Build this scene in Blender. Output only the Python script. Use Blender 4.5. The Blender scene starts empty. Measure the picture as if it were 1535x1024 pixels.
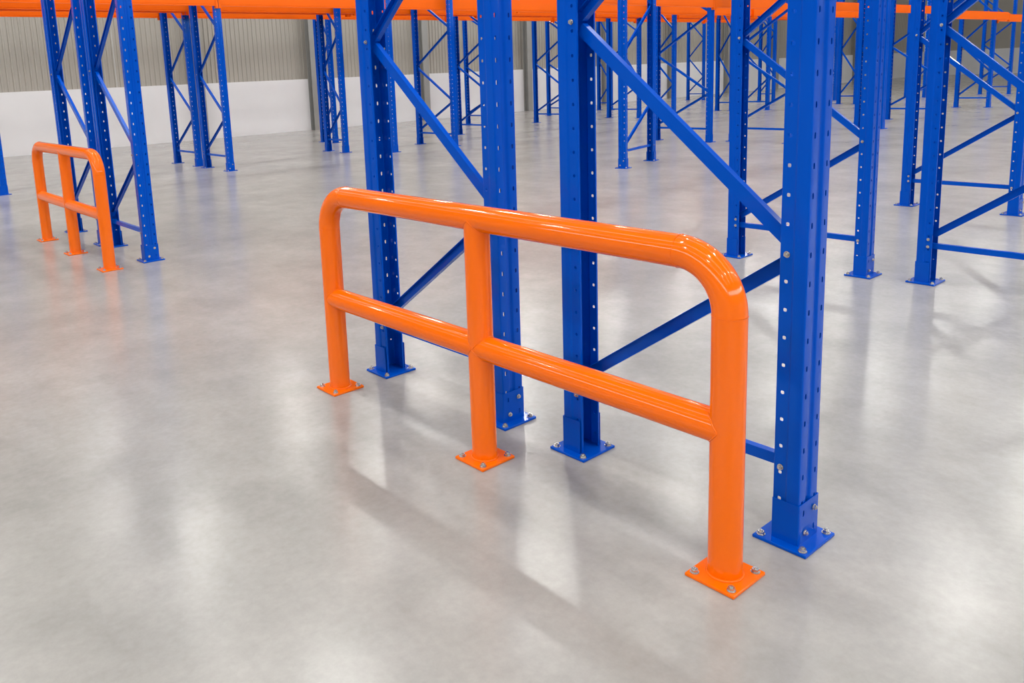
import bpy, bmesh, math, random
from mathutils import Vector, Matrix
random.seed(4)
S = bpy.context.scene
COL = S.collection
PI = math.pi

# ---------------------------------------------------------------- camera, world, lights, exposure
def link(o, parent=None):
    COL.objects.link(o)
    if parent is not None:
        o.parent = parent
    return o

cam_d = bpy.data.cameras.new('camera')
cam = link(bpy.data.objects.new('camera', cam_d))
cam_d.sensor_fit = 'HORIZONTAL'; cam_d.sensor_width = 36.0
cam_d.lens = 28.812; cam_d.shift_x = 0.06967 - 0.0; cam_d.shift_y = -0.11943
cam_d.clip_start = 0.05; cam_d.clip_end = 300
r = Vector((0.770059, -0.636484, -0.04355)); u = Vector((0.14477, 0.107853, 0.98357)); F = Vector((0.62133, 0.763712, -0.175197))
cam.matrix_world = Matrix(((r.x, u.x, -F.x, -2.67882), (r.y, u.y, -F.y, -1.33884), (r.z, u.z, -F.z, 1.71637), (0, 0, 0, 1)))
S.camera = cam
S.view_settings.view_transform = 'Standard'
S.view_settings.look = 'None'
S.view_settings.exposure = 0.38
S.view_settings.gamma = 1.0
S.view_settings.use_curve_mapping = False
w = bpy.data.worlds.new('world'); S.world = w; w.use_nodes = True
w.node_tree.nodes['Background'].inputs[0].default_value = (0.9, 0.95, 1.0, 1)
w.node_tree.nodes['Background'].inputs[1].default_value = 0.6

LAMP_POWER = 70.0      # each high bay lamp
ROOF_FILL = 4.0          # added glowing roof strips, soft overhead fill
WALL_FILL = 5.5              # added glowing wall bands, side fill from behind the camera
ROOF_Z = 9.6
LAMP_Z = 8.6

# ---------------------------------------------------------------- materials
def mat(name, color, rough=0.4, metal=0.0, coat=0.0, noise=None, bump=None, spec=0.5):
    m = bpy.data.materials.new(name); m.use_nodes = True
    nt = m.node_tree; b = nt.nodes['Principled BSDF']
    b.inputs['Base Color'].default_value = (*color, 1)
    b.inputs['Roughness'].default_value = rough
    b.inputs['Metallic'].default_value = metal
    b.inputs['Coat Weight'].default_value = coat
    b.inputs['Coat Roughness'].default_value = 0.06
    b.inputs['Specular IOR Level'].default_value = spec
    tc = nt.nodes.new('ShaderNodeTexCoord')
    if noise:
        sc, amt = noise
        n = nt.nodes.new('ShaderNodeTexNoise'); n.inputs['Scale'].default_value = sc; n.inputs['Detail'].default_value = 4
        nt.links.new(tc.outputs['Object'], n.inputs['Vector'])
        mx = nt.nodes.new('ShaderNodeMix'); mx.data_type = 'RGBA'
        mx.inputs[6].default_value = (*[c * (1 - amt) for c in color], 1)
        mx.inputs[7].default_value = (*[min(1, c * (1 + amt)) for c in color], 1)
        nt.links.new(n.outputs['Fac'], mx.inputs[0]); nt.links.new(mx.outputs[2], b.inputs['Base Color'])
    if bump:
        sc, st = bump
        n = nt.nodes.new('ShaderNodeTexNoise'); n.inputs['Scale'].default_value = sc; n.inputs['Detail'].default_value = 3
        nt.links.new(tc.outputs['Object'], n.inputs['Vector'])
        bp = nt.nodes.new('ShaderNodeBump'); bp.inputs['Strength'].default_value = st; bp.inputs['Distance'].default_value = 0.002
        nt.links.new(n.outputs['Fac'], bp.inputs['Height']); nt.links.new(bp.outputs[0], b.inputs['Normal'])
    return m

BLUE = mat('blue_powder_coat', (0.0, 0.067, 0.47), 0.13, 0, 0.0, (3.0, 0.05), None, 0.24)
BLUE.node_tree.nodes['Principled BSDF'].inputs['Specular Tint'].default_value = (0.30, 0.60, 1.0, 1)
ORANGE = mat('orange_gloss_paint', (0.86, 0.142, 0.001), 0.075, 0, 0.0, (2.0, 0.04), None, 0.34)
BEAM = mat('orange_beam_paint', (0.86, 0.128, 0.0), 0.4, 0, 0.0, (2.0, 0.05), None, 0.15)
ZINC = mat('zinc_plated_steel', (0.50, 0.50, 0.49), 0.25, 0.9, 0, (80, 0.2))
WHITEWALL = mat('painted_concrete', (0.66, 0.66, 0.675), 0.75, 0, 0, (1.2, 0.06), (25, 0.15))
CLAD = mat('cladding_steel', (0.33, 0.31, 0.275), 0.55, 0.1, 0, (0.6, 0.12))
STEELGREY = mat('column_grey_paint', (0.25, 0.25, 0.24), 0.5, 0, 0, (2, 0.1))
ROOF = mat('roof_sheet', (0.30, 0.31, 0.32), 0.7)
HOUSING = mat('lamp_housing', (0.12, 0.12, 0.13), 0.5, 0.3)

def emis(name, col, s):
    m = bpy.data.materials.new(name); m.use_nodes = True
    b = m.node_tree.nodes['Principled BSDF']
    b.inputs['Base Color'].default_value = (0.8, 0.8, 0.8, 1)
    b.inputs['Emission Color'].default_value = (*col, 1); b.inputs['Emission Strength'].default_value = s
    return m
ROOF_FILL_M = emis('roof_fill_glow', (1.0, 0.985, 0.95), ROOF_FILL)
WALL_FILL_M = emis('wall_fill_band', (1.0, 0.99, 0.97), WALL_FILL)
LENS = emis('lamp_lens', (1.0, 0.98, 0.95), 30.0)

def floor_mat():
    m = bpy.data.materials.new('polished_concrete'); m.use_nodes = True
    nt = m.node_tree; N = nt.nodes; L = nt.links; b = N['Principled BSDF']
    g = N.new('ShaderNodeNewGeometry')
    def noise(scale, det, rgh=0.55, stretch=None, dist=0.0):
        mp = N.new('ShaderNodeMapping')
        if stretch: mp.inputs['Scale'].default_value = stretch
        L.new(g.outputs['Position'], mp.inputs['Vector'])
        n = N.new('ShaderNodeTexNoise'); n.inputs['Scale'].default_value = scale; n.inputs['Detail'].default_value = det
        n.inputs['Roughness'].default_value = rgh; n.inputs['Distortion'].default_value = dist
        L.new(mp.outputs[0], n.inputs['Vector']); return n.outputs['Fac']
    def mr(v, a, bb, c, d):
        n = N.new('ShaderNodeMapRange'); n.inputs[1].default_value = a; n.inputs[2].default_value = bb
        n.inputs[3].default_value = c; n.inputs[4].default_value = d; L.new(v, n.inputs[0]); return n.outputs[0]
    def mul(a, c):
        n = N.new('ShaderNodeMath'); n.operation = 'MULTIPLY'; L.new(a, n.inputs[0]); L.new(c, n.inputs[1]); return n.outputs[0]
    big = mr(noise(0.9, 5, 0.6, None, 0.0), 0.1, 0.9, 0.72, 1.26)
    mid = mr(noise(4.5, 6, 0.65, (1, 0.7, 1), 0.0), 0.1, 0.9, 0.84, 1.16)
    fin = mr(noise(26, 6, 0.7), 0.1, 0.9, 0.86, 1.13)
    tone = mul(mul(big, mid), fin)
    mx = N.new('ShaderNodeVectorMath'); mx.operation = 'SCALE'
    mx.inputs[0].default_value = (0.318, 0.308, 0.293); L.new(tone, mx.inputs['Scale'])
    L.new(mx.outputs[0], b.inputs['Base Color'])
    L.new(mr(noise(1.6, 4, 0.55, None, 0.0), 0.1, 0.9, 0.205, 0.255), b.inputs['Roughness'])
    b.inputs['Specular IOR Level'].default_value = 0.42
    bp = N.new('ShaderNodeBump'); bp.inputs['Strength'].default_value = 0.12; bp.inputs['Distance'].default_value = 0.002
    L.new(noise(38, 2, 0.5), bp.inputs['Height']); L.new(bp.outputs[0], b.inputs['Normal'])
    return m
FLOOR = floor_mat()

# ---------------------------------------------------------------- mesh helpers
def mesh_of(bm, name, m, smooth=False):
    me = bpy.data.meshes.new(name)
    bmesh.ops.recalc_face_normals(bm, faces=bm.faces[:])
    bm.to_mesh(me); bm.free()
    me.materials.append(m)
    if smooth:
        for p in me.polygons: p.use_smooth = True
    return me

def smooth_by_angle(me, deg=35):
    for p in me.polygons: p.use_smooth = True
    bm = bmesh.new(); bm.from_mesh(me)
    for e in bm.edges:
        if len(e.link_faces) == 2 and e.calc_face_angle(0) > math.radians(deg): e.smooth = False
    bm.to_mesh(me); bm.free()

def inst(name, me, parent=None, loc=(0, 0, 0), rot=(0, 0, 0)):
    o = bpy.data.objects.new(name, me); link(o, parent); o.location = loc; o.rotation_euler = rot
    return o

def box(bm, x0, x1, y0, y1, z0, z1):
    v = [bm.verts.new(c) for c in ((x0, y0, z0), (x1, y0, z0), (x1, y1, z0), (x0, y1, z0), (x0, y0, z1), (x1, y0, z1), (x1, y1, z1), (x0, y1, z1))]
    for f in ((0, 3, 2, 1), (4, 5, 6, 7), (0, 1, 5, 4), (1, 2, 6, 5), (2, 3, 7, 6), (3, 0, 4, 7)):
        bm.faces.new([v[i] for i in f])

def bevel_all(bm, wd, seg=2):
    bmesh.ops.bevel(bm, geom=bm.edges[:], offset=wd, segments=seg, affect='EDGES', clamp_overlap=True)

def prism(bm, n, rad, z0, z1, cx=0, cy=0, rot=0, rad2=None):
    rad2 = rad if rad2 is None else rad2
    a = [bm.verts.new((cx + rad * math.cos(rot + 2 * PI * i / n), cy + rad * math.sin(rot + 2 * PI * i / n), z0)) for i in range(n)]
    b = [bm.verts.new((cx + rad2 * math.cos(rot + 2 * PI * i / n), cy + rad2 * math.sin(rot + 2 * PI * i / n), z1)) for i in range(n)]
    bm.faces.new(a[::-1]); bm.faces.new(b)
    for i in range(n):
        bm.faces.new((a[i], a[(i + 1) % n], b[(i + 1) % n], b[i]))

def tube(path, rad, n=40, caps=True):
    bm = bmesh.new(); rings = []
    for i, p in enumerate(path):
        p = Vector(p)
        t = (Vector(path[min(i + 1, len(path) - 1)]) - Vector(path[max(i - 1, 0)])).normalized()
        side = Vector((1, 0, 0)); up = t.cross(side).normalized()
        rr = rad[i] if isinstance(rad, (list, tuple)) else rad
        rings.append([bm.verts.new(p + rr * (math.cos(2 * PI * k / n) * side + math.sin(2 * PI * k / n) * up)) for k in range(n)])
    for a, b in zip(rings, rings[1:]):
        for k in range(n):
            bm.faces.new((a[k], a[(k + 1) % n], b[(k + 1) % n], b[k]))
    if caps:
        bm.faces.new(rings[0]); bm.faces.new(rings[-1][::-1])
    return bm

def tag(o, label, cat, group=None):
    o['label'] = label; o['category'] = cat
    if group: o['group'] = group
    return o
def structure(o):
    o['kind'] = 'structure'; return o

# ---------------------------------------------------------------- the hall
X0, X1, Y0, Y1 = -14.0, 64.0, -14.0, 23.2
bm = bmesh.new(); box(bm, X0, X1, Y0, Y1 + 0.3, -0.2, 0.0)
structure(inst('floor', mesh_of(bm, 'floor', FLOOR)))
PL = 1.72
bm = bmesh.new(); box(bm, X0, X1, Y1, Y1 + 0.3, 0.0, PL)
wall_back = structure(inst('wall_back', mesh_of(bm, 'wall_back', WHITEWALL)))
# corrugated cladding in sheets about 3.9 m wide, real folded ribs
def cladding(width, z0, z1, pitch=0.15):
    bm = bmesh.new(); n = round(width / pitch); prof = []
    for i in range(n):
        x = i * pitch
        prof += [(x, 0.0), (x + 0.085, 0.0), (x + 0.1, -0.028), (x + 0.135, -0.028)]
    prof.append((n * pitch - 0.006, 0.0))
    a = [bm.verts.new((x, y, z0)) for x, y in prof]; b = [bm.verts.new((x, y, z1)) for x, y in prof]
    for i in range(len(prof) - 1): bm.faces.new((a[i], a[i + 1], b[i + 1], b[i]))
    return mesh_of(bm, 'cladding_panel', CLAD)
cl = cladding(3.9, PL, ROOF_Z)
k = 0
while X0 + k * 3.9 < X1 - 0.1:
    inst('cladding_panel', cl, wall_back, (X0 + k * 3.9, Y1 + 0.22, 0)); k += 1
def plain_wall(name, x0, x1, y0, y1):
    bm = bmesh.new(); box(bm, x0, x1, y0, y1, 0, PL)
    o = structure(inst(name, mesh_of(bm, name, WHITEWALL)))
    bm = bmesh.new(); e = 0.06
    box(bm, x0 + (e if x1 - x0 < 1 else 0), x1 - (e if x1 - x0 < 1 else 0), y0 + (e if y1 - y0 < 1 else 0), y1 - (e if y1 - y0 < 1 else 0), PL, ROOF_Z)
    inst('cladding_panel', mesh_of(bm, 'cladding_flat', CLAD), o)
plain_wall('wall_left', X0 - 0.3, X0, Y0, Y1)
plain_wall('wall_right', X1, X1 + 0.3, Y0, Y1)
plain_wall('wall_front', X0, X1, Y0 - 0.3, Y0)
# roof sheets; unseen glowing strips added between them for soft overhead light
strips = [X0 + 4 + 6.5 * i for i in range(12)]
bm = bmesh.new(); prev = X0
for s in strips:
    box(bm, prev, s - 0.3, Y0, Y1 + 0.3, ROOF_Z, ROOF_Z + 0.1); prev = s + 0.3
box(bm, prev, X1, Y0, Y1 + 0.3, ROOF_Z, ROOF_Z + 0.1)
ceiling = structure(inst('ceiling', mesh_of(bm, 'ceiling', ROOF)))
bm = bmesh.new(); box(bm, -0.3, 0.3, Y0, Y1, 0, 0.03)
fill_strip = mesh_of(bm, 'roof_fill_strip', ROOF_FILL_M)
for s in strips: inst('roof_fill_strip', fill_strip, ceiling, (s, 0, ROOF_Z + 0.02))
# unseen glowing bands added on the front and left walls to light upright faces
bm = bmesh.new(); box(bm, X0 + 1, 40, Y0 + 0.002, Y0 + 0.03, 5.0, 6.4)
inst('wall_fill_band', mesh_of(bm, 'wall_fill_band', WALL_FILL_M), bpy.data.objects['wall_front'])
bm = bmesh.new(); box(bm, X0 + 0.002, X0 + 0.03, Y0 + 1, 14, 5.0, 6.4)
inst('wall_fill_band', mesh_of(bm, 'wall_fill_band', WALL_FILL_M), bpy.data.objects['wall_left'])
# H section building columns against the back wall
bm = bmesh.new(); box(bm, -0.13, 0.13, -0.012, 0.012, 0, ROOF_Z); box(bm, -0.13, 0.13, -0.25, -0.232, 0, ROOF_Z); box(bm, -0.008, 0.008, -0.232, -0.012, 0, ROOF_Z)
hcol = mesh_of(bm, 'building_column', STEELGREY)
for cx in (7.85, 11.9, 16.7, 22.2, 27.2, 32.2, 37.2, 42.2, 47.2, 52.2, 57.2):
    structure(inst('building_column', hcol, None, (cx, Y1 - 0.015, 0)))

# high bay lamps hung from the roof
bm = bmesh.new(); prism(bm, 24, 0.24, 0.02, 0.10, rad2=0.20); prism(bm, 16, 0.09, 0.10, 0.26)
lamp_body = mesh_of(bm, 'lamp_housing', HOUSING)
bm = bmesh.new(); prism(bm, 24, 0.22, 0.0, 0.018); lamp_lens = mesh_of(bm, 'lamp_lens', LENS)
bm = bmesh.new(); prism(bm, 6, 0.006, 0.26, ROOF_Z - LAMP_Z); lamp_wire = mesh_of(bm, 'hanging_wire', ZINC)
def lamp(x, y):
    e = inst('high_bay_lamp', None, None, (x, y, LAMP_Z)); e.empty_display_size = 0.2
    tag(e, 'round black high bay lamp hung from the roof above the racks', 'lamp', 'high bay lamps under the roof')
    inst('lamp_housing', lamp_body, e); inst('lens', lamp_lens, e); inst('hanging_wire', lamp_wire, e)
    ld = bpy.data.lights.new('lamp_light', 'AREA'); ld.shape = 'DISK'; ld.size = 0.42; ld.energy = LAMP_POWER; ld.color = (1, 0.975, 0.94)
    o = link(bpy.data.objects.new('lamp_light', ld), e); o.location = (0, 0, -0.02)
for i in range(9):
    for yy in (-7.5, -2.0, 3.5, 9.4, 15.2, 19.6):
        xx = -6.6 + 5.0 * i
        lamp(xx, yy)

# ---------------------------------------------------------------- rack upright frames
PITCH = 0.10
def sheet(path, z0, ncell, pitch, holes, thick=0.0025):
    """folded steel section: path in xy; holes[i] = (fraction along, half width, half height, cells or None)"""
    bm = bmesh.new(); H = pitch / 2
    for i in range(len(path) - 1):
        a, b = Vector((*path[i], 0)), Vector((*path[i + 1], 0)); d = b - a; W = d.length; t = d / W
        def V(s, z): q = a + t * s; return bm.verts.new((q.x, q.y, z))
        for c in range(ncell):
            zb = z0 + c * pitch
            if i in holes and (holes[i][3] is None or c in holes[i][3]):
                fr, hw, hh, _ = holes[i]; sx = W * fr; zc = zb + H
                ring = [(W, zc), (W, zb + pitch), (sx, zb + pitch), (0, zb + pitch), (0, zc), (0, zb), (sx, zb), (W, zb)]
                hol = []
                for k2 in range(8):
                    an = k2 * PI / 4
                    hol.append((sx + hw * math.cos(an) * (1.0 if k2 % 2 == 0 else 1.15), zc + hh * math.sin(an) * (1.0 if k2 % 2 == 0 else 1.15)))
                R = [V(*q) for q in ring]; Hh = [V(*q) for q in hol]
                for k2 in range(8):
                    bm.faces.new((R[k2], R[(k2 + 1) % 8], Hh[(k2 + 1) % 8], Hh[k2]))
            else:
                for zz in (zb, zb + H):
                    if i in holes:
                        sx = W * holes[i][0]
                        bm.faces.new((V(0, zz), V(sx, zz), V(sx, zz + H), V(0, zz + H))); bm.faces.new((V(sx, zz), V(W, zz), V(W, zz + H), V(sx, zz + H)))
                    else:
                        bm.faces.new((V(0, zz), V(W, zz), V(W, zz + H), V(0, zz + H)))
    bmesh.ops.remove_doubles(bm, verts=bm.verts[:], dist=1e-5)
    bmesh.ops.recalc_face_normals(bm, faces=bm.faces[:])
    bmesh.ops.solidify(bm, geom=bm.faces[:], thickness=thick)
    return bm

half = [(-0.050, 0.051), (-0.060, 0.051), (-0.060, 0.004), (-0.0675, -0.003), (-0.0675, -0.049), (-0.017, -0.049), (-0.010, -0.040)]
path = half + [(-x, y) for x, y in half[::-1]]
HOLES = {1: (0.5, 0.0068, 0.0068, None), 11: (0.5, 0.0068, 0.0068, None), 4: (0.45, 0.0055, 0.011, None), 8: (0.55, 0.0055, 0.011, None)}
def rounded(path, holes, radii, seg=3):
    """round every bend of a folded section; returns the new path and the holes moved to the new segment numbers"""
    out = [path[0]]; nh = {}
    for i in range(1, len(path)):
        if i - 1 in holes: nh[len(out) - 1] = holes[i - 1]
        if i == len(path) - 1: out.append(path[i]); break
        p0, p1, p2 = Vector(path[i - 1]), Vector(path[i]), Vector(path[i + 1])
        d1, d2 = (p0 - p1), (p2 - p1)
        rr = min(radii.get(i, 0.003), 0.45 * d1.length, 0.45 * d2.length)
        a, b = p1 + d1.normalized() * rr, p1 + d2.normalized() * rr
        for k in range(seg + 1):
            t = k / seg
            q = a * (1 - t) ** 2 + p1 * 2 * t * (1 - t) + b * t * t
            out.append((q.x, q.y))
    return out, nh
rpath, rholes = rounded(path, HOLES, {1: 0.004, 4: 0.006, 5: 0.005, 6: 0.005, 7: 0.005, 8: 0.005, 9: 0.006, 12: 0.004})
UPRIGHT = mesh_of(sheet(rpath, 0.014, 50, PITCH, rholes), 'upright', BLUE); smooth_by_angle(UPRIGHT, 40)
sp = [(-0.0715, 0.046), (-0.0715, -0.0535), (0.0, -0.0535), (0.0715, -0.0535), (0.0715, 0.046)]
def rsp():
    q, h = rounded(sp, {1: (0.45, 0.0055, 0.012, (1,)), 2: (0.55, 0.0055, 0.012, (0,))}, {1: 0.005, 3: 0.005})
    return q, 0.012, 2, 0.0765, h
SLEEVE = mesh_of(sheet(*rsp(), 0.003), 'foot_sleeve', BLUE); smooth_by_angle(SLEEVE, 40)
bm = bmesh.new(); box(bm, -0.108, 0.108, -0.10, 0.10, 0.0, 0.012); bevel_all(bm, 0.002, 1)
PLATE = mesh_of(bm, 'base_plate', BLUE)
def bolt_mesh(name, s=1.0, stud=True):
    bm = bmesh.new()
    prism(bm, 20, 0.0155 * s, 0, 0.0028 * s)
    prism(bm, 6, 0.0125 * s, 0.0028 * s, 0.0125 * s, rad2=0.0124 * s)
    if stud: prism(bm, 12, 0.0062 * s, 0.0120 * s, 0.0175 * s, rad2=0.0056 * s)
    return mesh_of(bm, name, ZINC)
ANCHOR = bolt_mesh('anchor_bolt'); BOLT = bolt_mesh('bolt', 0.72)

_ch = {}
def channel_mesh(y0, z0, y1, z1, flip, wd=0.050, fl=0.030, t=0.003):
    key = (round(y0, 3), round(z0, 3), round(y1, 3), round(z1, 3), flip, wd)
    if key in _ch: return _ch[key]
    a, b = Vector((0, y0, z0)), Vector((0, y1, z1)); d = (b - a); L = d.length; d.normalize()
    n = Vector((1, 0, 0)).cross(d).normalized()
    s = -1 if not flip else 1      # side of the web: -1 = web towards the aisle end
    h = wd / 2; f = fl / 2
    prof = [(-h, -s * f), (-h, s * f), (h, s * f), (h, -s * f), (h - t, -s * f), (h - t, s * (f - t)), (-h + t, s * (f - t)), (-h + t, -s * f)]
    bm = bmesh.new(); A = []; B = []
    for q, x in prof:
        A.append(bm.verts.new(a + n * q + Vector((x, 0, 0)))); B.append(bm.verts.new(b + n * q + Vector((x, 0, 0))))
    for i in range(8): bm.faces.new((A[i], A[(i + 1) % 8], B[(i + 1) % 8], B[i]))
    for R in (A, B):
        bm.faces.new((R[0], R[1], R[6], R[7])); bm.faces.new((R[1], R[2], R[5], R[6])); bm.faces.new((R[2], R[3], R[4], R[5]))
    me = mesh_of(bm, 'brace', BLUE); _ch[key] = me
    return me

NODES = [0.34, 1.06, 1.90, 2.73, 3.57, 4.40]
def frame(x, y, depth, label, detail=2, rot=0.0, group=None):
    """origin at the near upright's foot; second upright at +y"""
    e = inst('upright_frame', None, None, (x, y, 0), (0, 0, rot)); e.empty_display_size = 0.3
    tag(e, label, 'rack frame', group)
    for k2, (yy, rz) in enumerate(((0, 0), (depth, PI))):
        inst('upright', UPRIGHT, e, (0, yy, 0), (0, 0, rz))
        pl = inst('base_plate', PLATE, e, (0, yy, 0), (0, 0, rz))
        inst('foot_sleeve', SLEEVE, e, (0, yy, 0), (0, 0, rz))
        if detail >= 1:
            for sx in (-1, 1):
                for sy in (-1, 1):
                    inst('anchor_bolt', ANCHOR, pl, (sx * 0.086, sy * 0.078, 0.012), (0, 0, random.uniform(0, 1)))
            for bx, bz in ((0.030, 0.128), (-0.031, 0.052)):
                c, s_ = math.cos(rz), math.sin(rz)
                dy = -0.0565
                inst('sleeve_bolt', BOLT, e, (bx * c - dy * s_, yy + bx * s_ + dy * c, bz), (PI / 2 if rz == 0 else -PI / 2, 0, 0))
    yn, yf = 0.030, depth - 0.030
    inst('horizontal_brace', channel_mesh(yn, 0.285, yf, 0.285, False, 0.042), e)
    for i in range(len(NODES) - 1):
        z0, z1 = NODES[i] + 0.022, NODES[i + 1] - 0.026
        ya, yb = (yf, yn) if i % 2 == 0 else (yn, yf)
        m = channel_mesh(ya, z0, yb, z1, i % 2 == 0)
        inst('diagonal_brace', m, e)
    if detail >= 1:
        for i, z in enumerate([0.285] + NODES):
            for side in ((0, 1) if i == 0 else ((1,) if i % 2 else (0,))):
                yy = yn - 0.005 if side == 0 else yf + 0.005
                inst('brace_bolt', BOLT, e, (-0.0615, yy, z), (0, -PI / 2, 0))
                if detail >= 2: inst('brace_bolt', BOLT, e, (0.0615, yy, z), (0, PI / 2, 0))
    return e

FR = [
 # x, y, depth, detail, label
 (0.0, 0.0, 1.00, 2, 'tall blue rack frame behind the right end of the large orange guard, the nearest one'),
 (-0.02, 1.475, 0.98, 2, 'tall blue rack frame standing behind the left half of the large orange guard'),
 (3.95, 0.02, 1.00, 1, 'blue rack frame at the right edge, its front upright out of the picture'),
 (3.86, 1.44, 1.10, 1, 'blue rack frame seen directly behind the nearest upright, ends in two square base plates'),
 (7.29, 1.40, 1.05, 1, 'blue rack frame at the right edge, standing behind the cut-off frame'),
 (0.13, 6.74, 1.07, 1, 'blue rack frame behind the small orange guard on its right side'),
 (0.10, 8.03, 1.13, 1, 'blue rack frame behind the small orange guard on its left side'),
 (0.33, 14.15, 1.34, 0, 'blue rack frame cut off by the left picture edge'),
 (4.33, 13.78, 1.08, 1, 'blue rack frame by the far left wall, right one of a back-to-back pair'),
 (4.36, 15.36, 1.15, 0, 'blue rack frame by the far left wall, left one of a back-to-back pair'),
 (8.31, 13.71, 0.90, 0, 'blue rack frame partly hidden behind the tall upright left of the guard middle'),
 (7.70, 14.80, 0.75, 0, 'blue rack frame just left of the upright at the left end of the large guard'),
 (9.15, 17.53, 0.60, 0, 'dark blue rack frame at the far wall, left of the large guard'),
 (9.93, 13.50, 1.33, 0, 'blue rack frame on its own in the gap behind the left half of the guard'),
 (12.38, 14.76, 1.39, 0, 'blue rack frame in the gap behind the guard, half hidden by the second upright'),
 (15.67, 17.95, 1.56, 0, 'narrow blue rack frame close to the far wall, seen left of the second tall upright'),
 (16.75, 16.07, 1.32, 0, 'blue rack frame seen between the second and third tall uprights, left one'),
 (19.83, 18.19, 1.51, 0, 'distant blue rack frame between the second and third tall uprights, close to the wall'),
 (13.04, 8.68, 1.34, 0, 'blue rack frame seen under the long bright diagonal brace, middle of the hall'),
 (19.59, 14.13, 0.81, 0, 'distant blue rack frame just above the long bright diagonal brace'),
 (19.36, 15.29, 1.23, 0, 'distant blue rack frame right of the third tall upright'),
 (13.40, 7.07, 1.27, 0, 'blue rack frame just left of the nearest upright, standing in mid hall'),
 (20.31, 6.79, 1.21, 0, 'distant blue rack frame partly hidden by the cut-off right frame'),
 (17.37, 6.93, 0.55, 0, 'blue rack frame peeking out to the right of the frame behind the nearest upright'),
 (25.64, 7.32, 0.86, 0, 'distant blue rack frame seen through the braces at the right edge'),
 (31.79, 11.37, 0.65, 0, 'small distant blue rack frame left of the cut-off right frame'),
 (23.76, 13.30, 0.81, 0, 'small distant blue rack frame left of the nearest upright, lowest foot'),
 (29.70, 16.33, 0.62, 0, 'small distant blue rack frame left of the nearest upright, near the far wall'),
 (23.28, 14.36, 0.54, 0, 'small distant blue rack frame behind the mid hall frame, above the bright brace'),
 (30.43, 20.09, 0.80, 0, 'smallest blue rack frame against the far wall above the bright brace'),
 (27.33, 11.96, 0.59, 0, 'small distant blue rack frame in the gap right of the nearest upright'),
 (33.98, 9.22, 0.96, 0, 'small distant blue rack frame near the right edge behind the others'),
 (29.9, 13.9, 0.7, 0, 'small distant blue rack frame just right of the nearest upright, thinnest of those there'),
 (23.15, 19.49, 0.60, 0, 'distant dark blue rack frame against the wall right of the third tall upright'),
]
for x, y, d, det, lab in FR: frame(x, y, d, lab, det)
# the lone upright frame that stands crosswise in mid hall
frame(9.60, 7.66, 1.16, 'blue rack frame set crosswise, alone on the floor beside the third tall upright', 1, PI / 2 + math.radians(13))

# ---------------------------------------------------------------- orange pallet beams
def beam_mesh(L, h=0.13, d=0.05):
    bm = bmesh.new()
    prof = [(-d / 2, 0), (d / 2, 0), (d / 2, h), (0.004, h), (0.004, h - 0.025), (-d / 2, h - 0.025), (-d / 2, 0.030), (-d / 2 + 0.005, 0.026), (-d / 2 + 0.005, 0.022), (-d / 2, 0.018)]
    a = [bm.verts.new((0.06, y, z)) for y, z in prof]; b = [bm.verts.new((L - 0.06, y, z)) for y, z in prof]
    n = len(prof)
    for i in range(n): bm.faces.new((a[i], a[(i + 1) % n], b[(i + 1) % n], b[i]))
    bm.faces.new(a); bm.faces.new(b)
    return mesh_of(bm, 'beam_bar', BEAM)
bm = bmesh.new(); box(bm, 0.005, 0.062, -0.030, -0.024, -0.045, 0.175); box(bm, 0.056, 0.062, -0.030, 0.030, -0.045, 0.175)
CONN = mesh_of(bm, 'end_connector', BEAM)
_bm = {}
def beam(x0, x1, y, z, label, h=0.13, back=False, grp='orange pallet beams'):
    e = inst('pallet_beam', None, None, (x0, y, z)); L = x1 - x0
    tag(e, label, 'beam', grp)
    key = (round(L, 3), h)
    if key not in _bm: _bm[key] = beam_mesh(L, h)
    inst('beam_bar', _bm[key], e)
    a = inst('end_connector', CONN, e)
    b = inst('end_connector', CONN, e, (L, 0, 0)); b.scale = (-1, 1, 1)
    if back:
        a.scale = (1, -1, 1); b.scale = (-1, -1, 1)
    return e
lines = [(13.70, False, 'front'), (14.94, True, 'second'), (15.28, False, 'third'), (16.60, True, 'rearmost')]
bays = [(-3.70, 0.33, 'at the far left picture edge'), (0.33, 4.33, 'between the small guard and the far left frames'), (4.33, 8.31, 'right of the far left frames'), (8.31, 12.38, 'behind the left tall frame'), (12.38, 16.75, 'behind the gap in the middle'), (16.75, 20.9, 'above the bright brace'), (20.9, 25.0, 'left of the nearest upright'), (25.0, 29.1, 'right of the nearest upright')]
for y, bk, ln in lines:
    for x0, x1, bl in bays:
        beam(x0, x1, y, 3.16, f'orange beam in the {ln} line of the far row, {bl}', h=0.32, back=bk)
for x0, x1, y, z, bk, ln, bl in (
        (8.46, 13.04, 8.60, 2.82, False, 'front', 'left of the mid hall upright'), (13.04, 17.37, 8.60, 2.82, False, 'front', 'right of the mid hall upright'),
        (17.37, 21.5, 8.60, 2.82, False, 'front', 'right of the nearest upright'), (21.5, 25.6, 8.60, 2.82, False, 'front', 'left of the cut-off right frame'),
        (8.6, 13.04, 10.25, 2.82, True, 'rear', 'left of the mid hall upright'), (13.04, 17.37, 10.25, 2.82, True, 'rear', 'right of the mid hall upright'),
        (17.37, 21.5, 10.25, 2.82, True, 'rear', 'right of the nearest upright'), (21.5, 25.6, 10.25, 2.82, True, 'rear', 'left of the cut-off right frame'),
        (20.31, 25.64, 6.95, 2.52, False, 'lower', 'right of the cut-off right frame'), (25.64, 33.98, 7.25, 2.50, False, 'lower', 'behind the braces at the right edge')):
    beam(x0, x1, y, z, f'orange beam in the {ln} line of the middle row, {bl}', h=0.22, back=bk)

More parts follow.
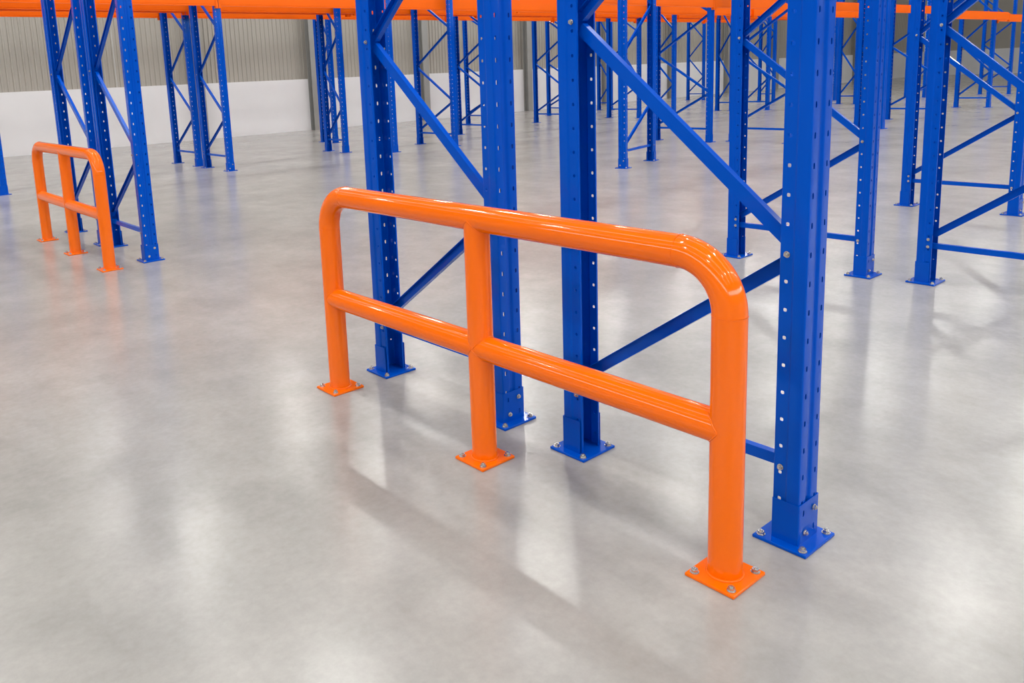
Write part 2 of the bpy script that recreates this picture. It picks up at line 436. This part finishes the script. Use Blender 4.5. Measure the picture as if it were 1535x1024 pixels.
# ---------------------------------------------------------------- orange tubular guards
R = 0.0565; TOPZ = 1.10; MIDZ = 0.527; BEND = 0.185
bm = bmesh.new(); box(bm, -0.098, 0.098, -0.092, 0.092, 0, 0.012); bevel_all(bm, 0.002, 1)
GPLATE = mesh_of(bm, 'guard_base_plate', ORANGE)
def ring_bead(rad, thick, n=40, m=8):
    bm = bmesh.new(); rows = []
    for i in range(n):
        a = 2 * PI * i / n; row = []
        wob = 1 + 0.0025 * math.sin(i * 5.1)
        for j in range(m):
            b = 2 * PI * j / m; rr = rad * wob + thick * math.cos(b)
            row.append(bm.verts.new((rr * math.cos(a), rr * math.sin(a), thick * math.sin(b))))
        rows.append(row)
    for i in range(n):
        for j in range(m):
            bm.faces.new((rows[i][j], rows[(i + 1) % n][j], rows[(i + 1) % n][(j + 1) % m], rows[i][(j + 1) % m]))
    return mesh_of(bm, 'weld_bead', ORANGE, True)
BEAD = ring_bead(R + 0.0003, 0.0012); BEADF = ring_bead(R + 0.002, 0.0045)
def saddle(rad_a, rad_b, thick=0.003, n=48, m=8):
    """weld bead where a tube of radius rad_a (axis +z here) meets a crossing tube of radius rad_b (axis y)"""
    bm = bmesh.new(); rows = []
    c = []
    for i in range(n):
        a = 2 * PI * i / n; x = rad_a * math.cos(a); y = rad_a * math.sin(a)
        c.append(Vector((x, y, math.sqrt(max(rad_b ** 2 - x * x, 0)))))
    for i in range(n):
        t = (c[(i + 1) % n] - c[i - 1]).normalized(); o = Vector((c[i].x, c[i].y, 0)).normalized(); up = t.cross(o).normalized()
        rows.append([bm.verts.new(c[i] + thick * (math.cos(2 * PI * j / m) * o + math.sin(2 * PI * j / m) * up)) for j in range(m)])
    for i in range(n):
        for j in range(m):
            bm.faces.new((rows[i][j], rows[(i + 1) % n][j], rows[(i + 1) % n][(j + 1) % m], rows[i][(j + 1) % m]))
    return mesh_of(bm, 'weld_bead', ORANGE, True)
SADDLE = saddle(R * 0.997, R)
def tmesh(path, name, rad=R, caps=True):
    me = mesh_of(tube(path, rad, 48, caps), name, ORANGE); smooth_by_angle(me); return me

def guard(x, y, L, label, mid_frac=0.5, detail=True):
    e = inst('guard_rail', None, None, (x, y, 0)); e.empty_display_size = 0.3
    tag(e, label, 'safety guard')
    ys = [0, L * mid_frac, L]
    for i, yy in enumerate(ys):
        zt = TOPZ - BEND if i != 1 else TOPZ
        inst('post', tmesh([(0, 0, 0.010), (0, 0, zt)], 'post'), e, (0, yy, 0))
        pl = inst('base_plate', GPLATE, e, (0, yy, 0))
        for sx in (-1, 1):
            for sy in (-1, 1):
                inst('anchor_bolt', ANCHOR, pl, (sx * 0.074, sy * 0.069, 0.012), (0, 0, random.uniform(0, 1)))
        inst('weld_bead', BEADF, e, (0, yy, 0.014))
    nseg = 20
    for yy, s in ((0, 1), (L, -1)):
        pts = [(0, s * (BEND - BEND * math.cos(a)), TOPZ - BEND + BEND * math.sin(a)) for a in [PI / 2 * i / nseg for i in range(nseg + 1)]]
        inst('elbow', tmesh(pts, 'elbow', R, False), e, (0, yy, 0))
        inst('weld_bead', BEAD, e, (0, yy, TOPZ - BEND))
        inst('weld_bead', BEAD, e, (0, yy + s * BEND, TOPZ), (PI / 2, 0, 0))
    inst('top_rail', tmesh([(0, BEND, 0), (0, L - BEND, 0)], 'top_rail', R, False), e, (0, 0, TOPZ))
    r2 = R * 0.995
    for a, b in ((0, ys[1]), (ys[1], L)):
        inst('middle_rail', tmesh([(0, a, 0), (0, b, 0)], 'middle_rail', r2, False), e, (0, 0, MIDZ))
        inst('weld_bead', SADDLE, e, (0, a, MIDZ), (-PI / 2, 0, 0))
        inst('weld_bead', SADDLE, e, (0, b, MIDZ), (PI / 2, 0, 0))
    inst('weld_bead', SADDLE, e, (0, ys[1], TOPZ), (PI, 0, 0))
    return e
guard(-0.385, 0.040, 2.400, 'large orange tubular guard in the foreground bolted to the floor')
guard(-0.300, 6.650, 2.215, 'small orange tubular guard at the left, standing before the far rack frames')
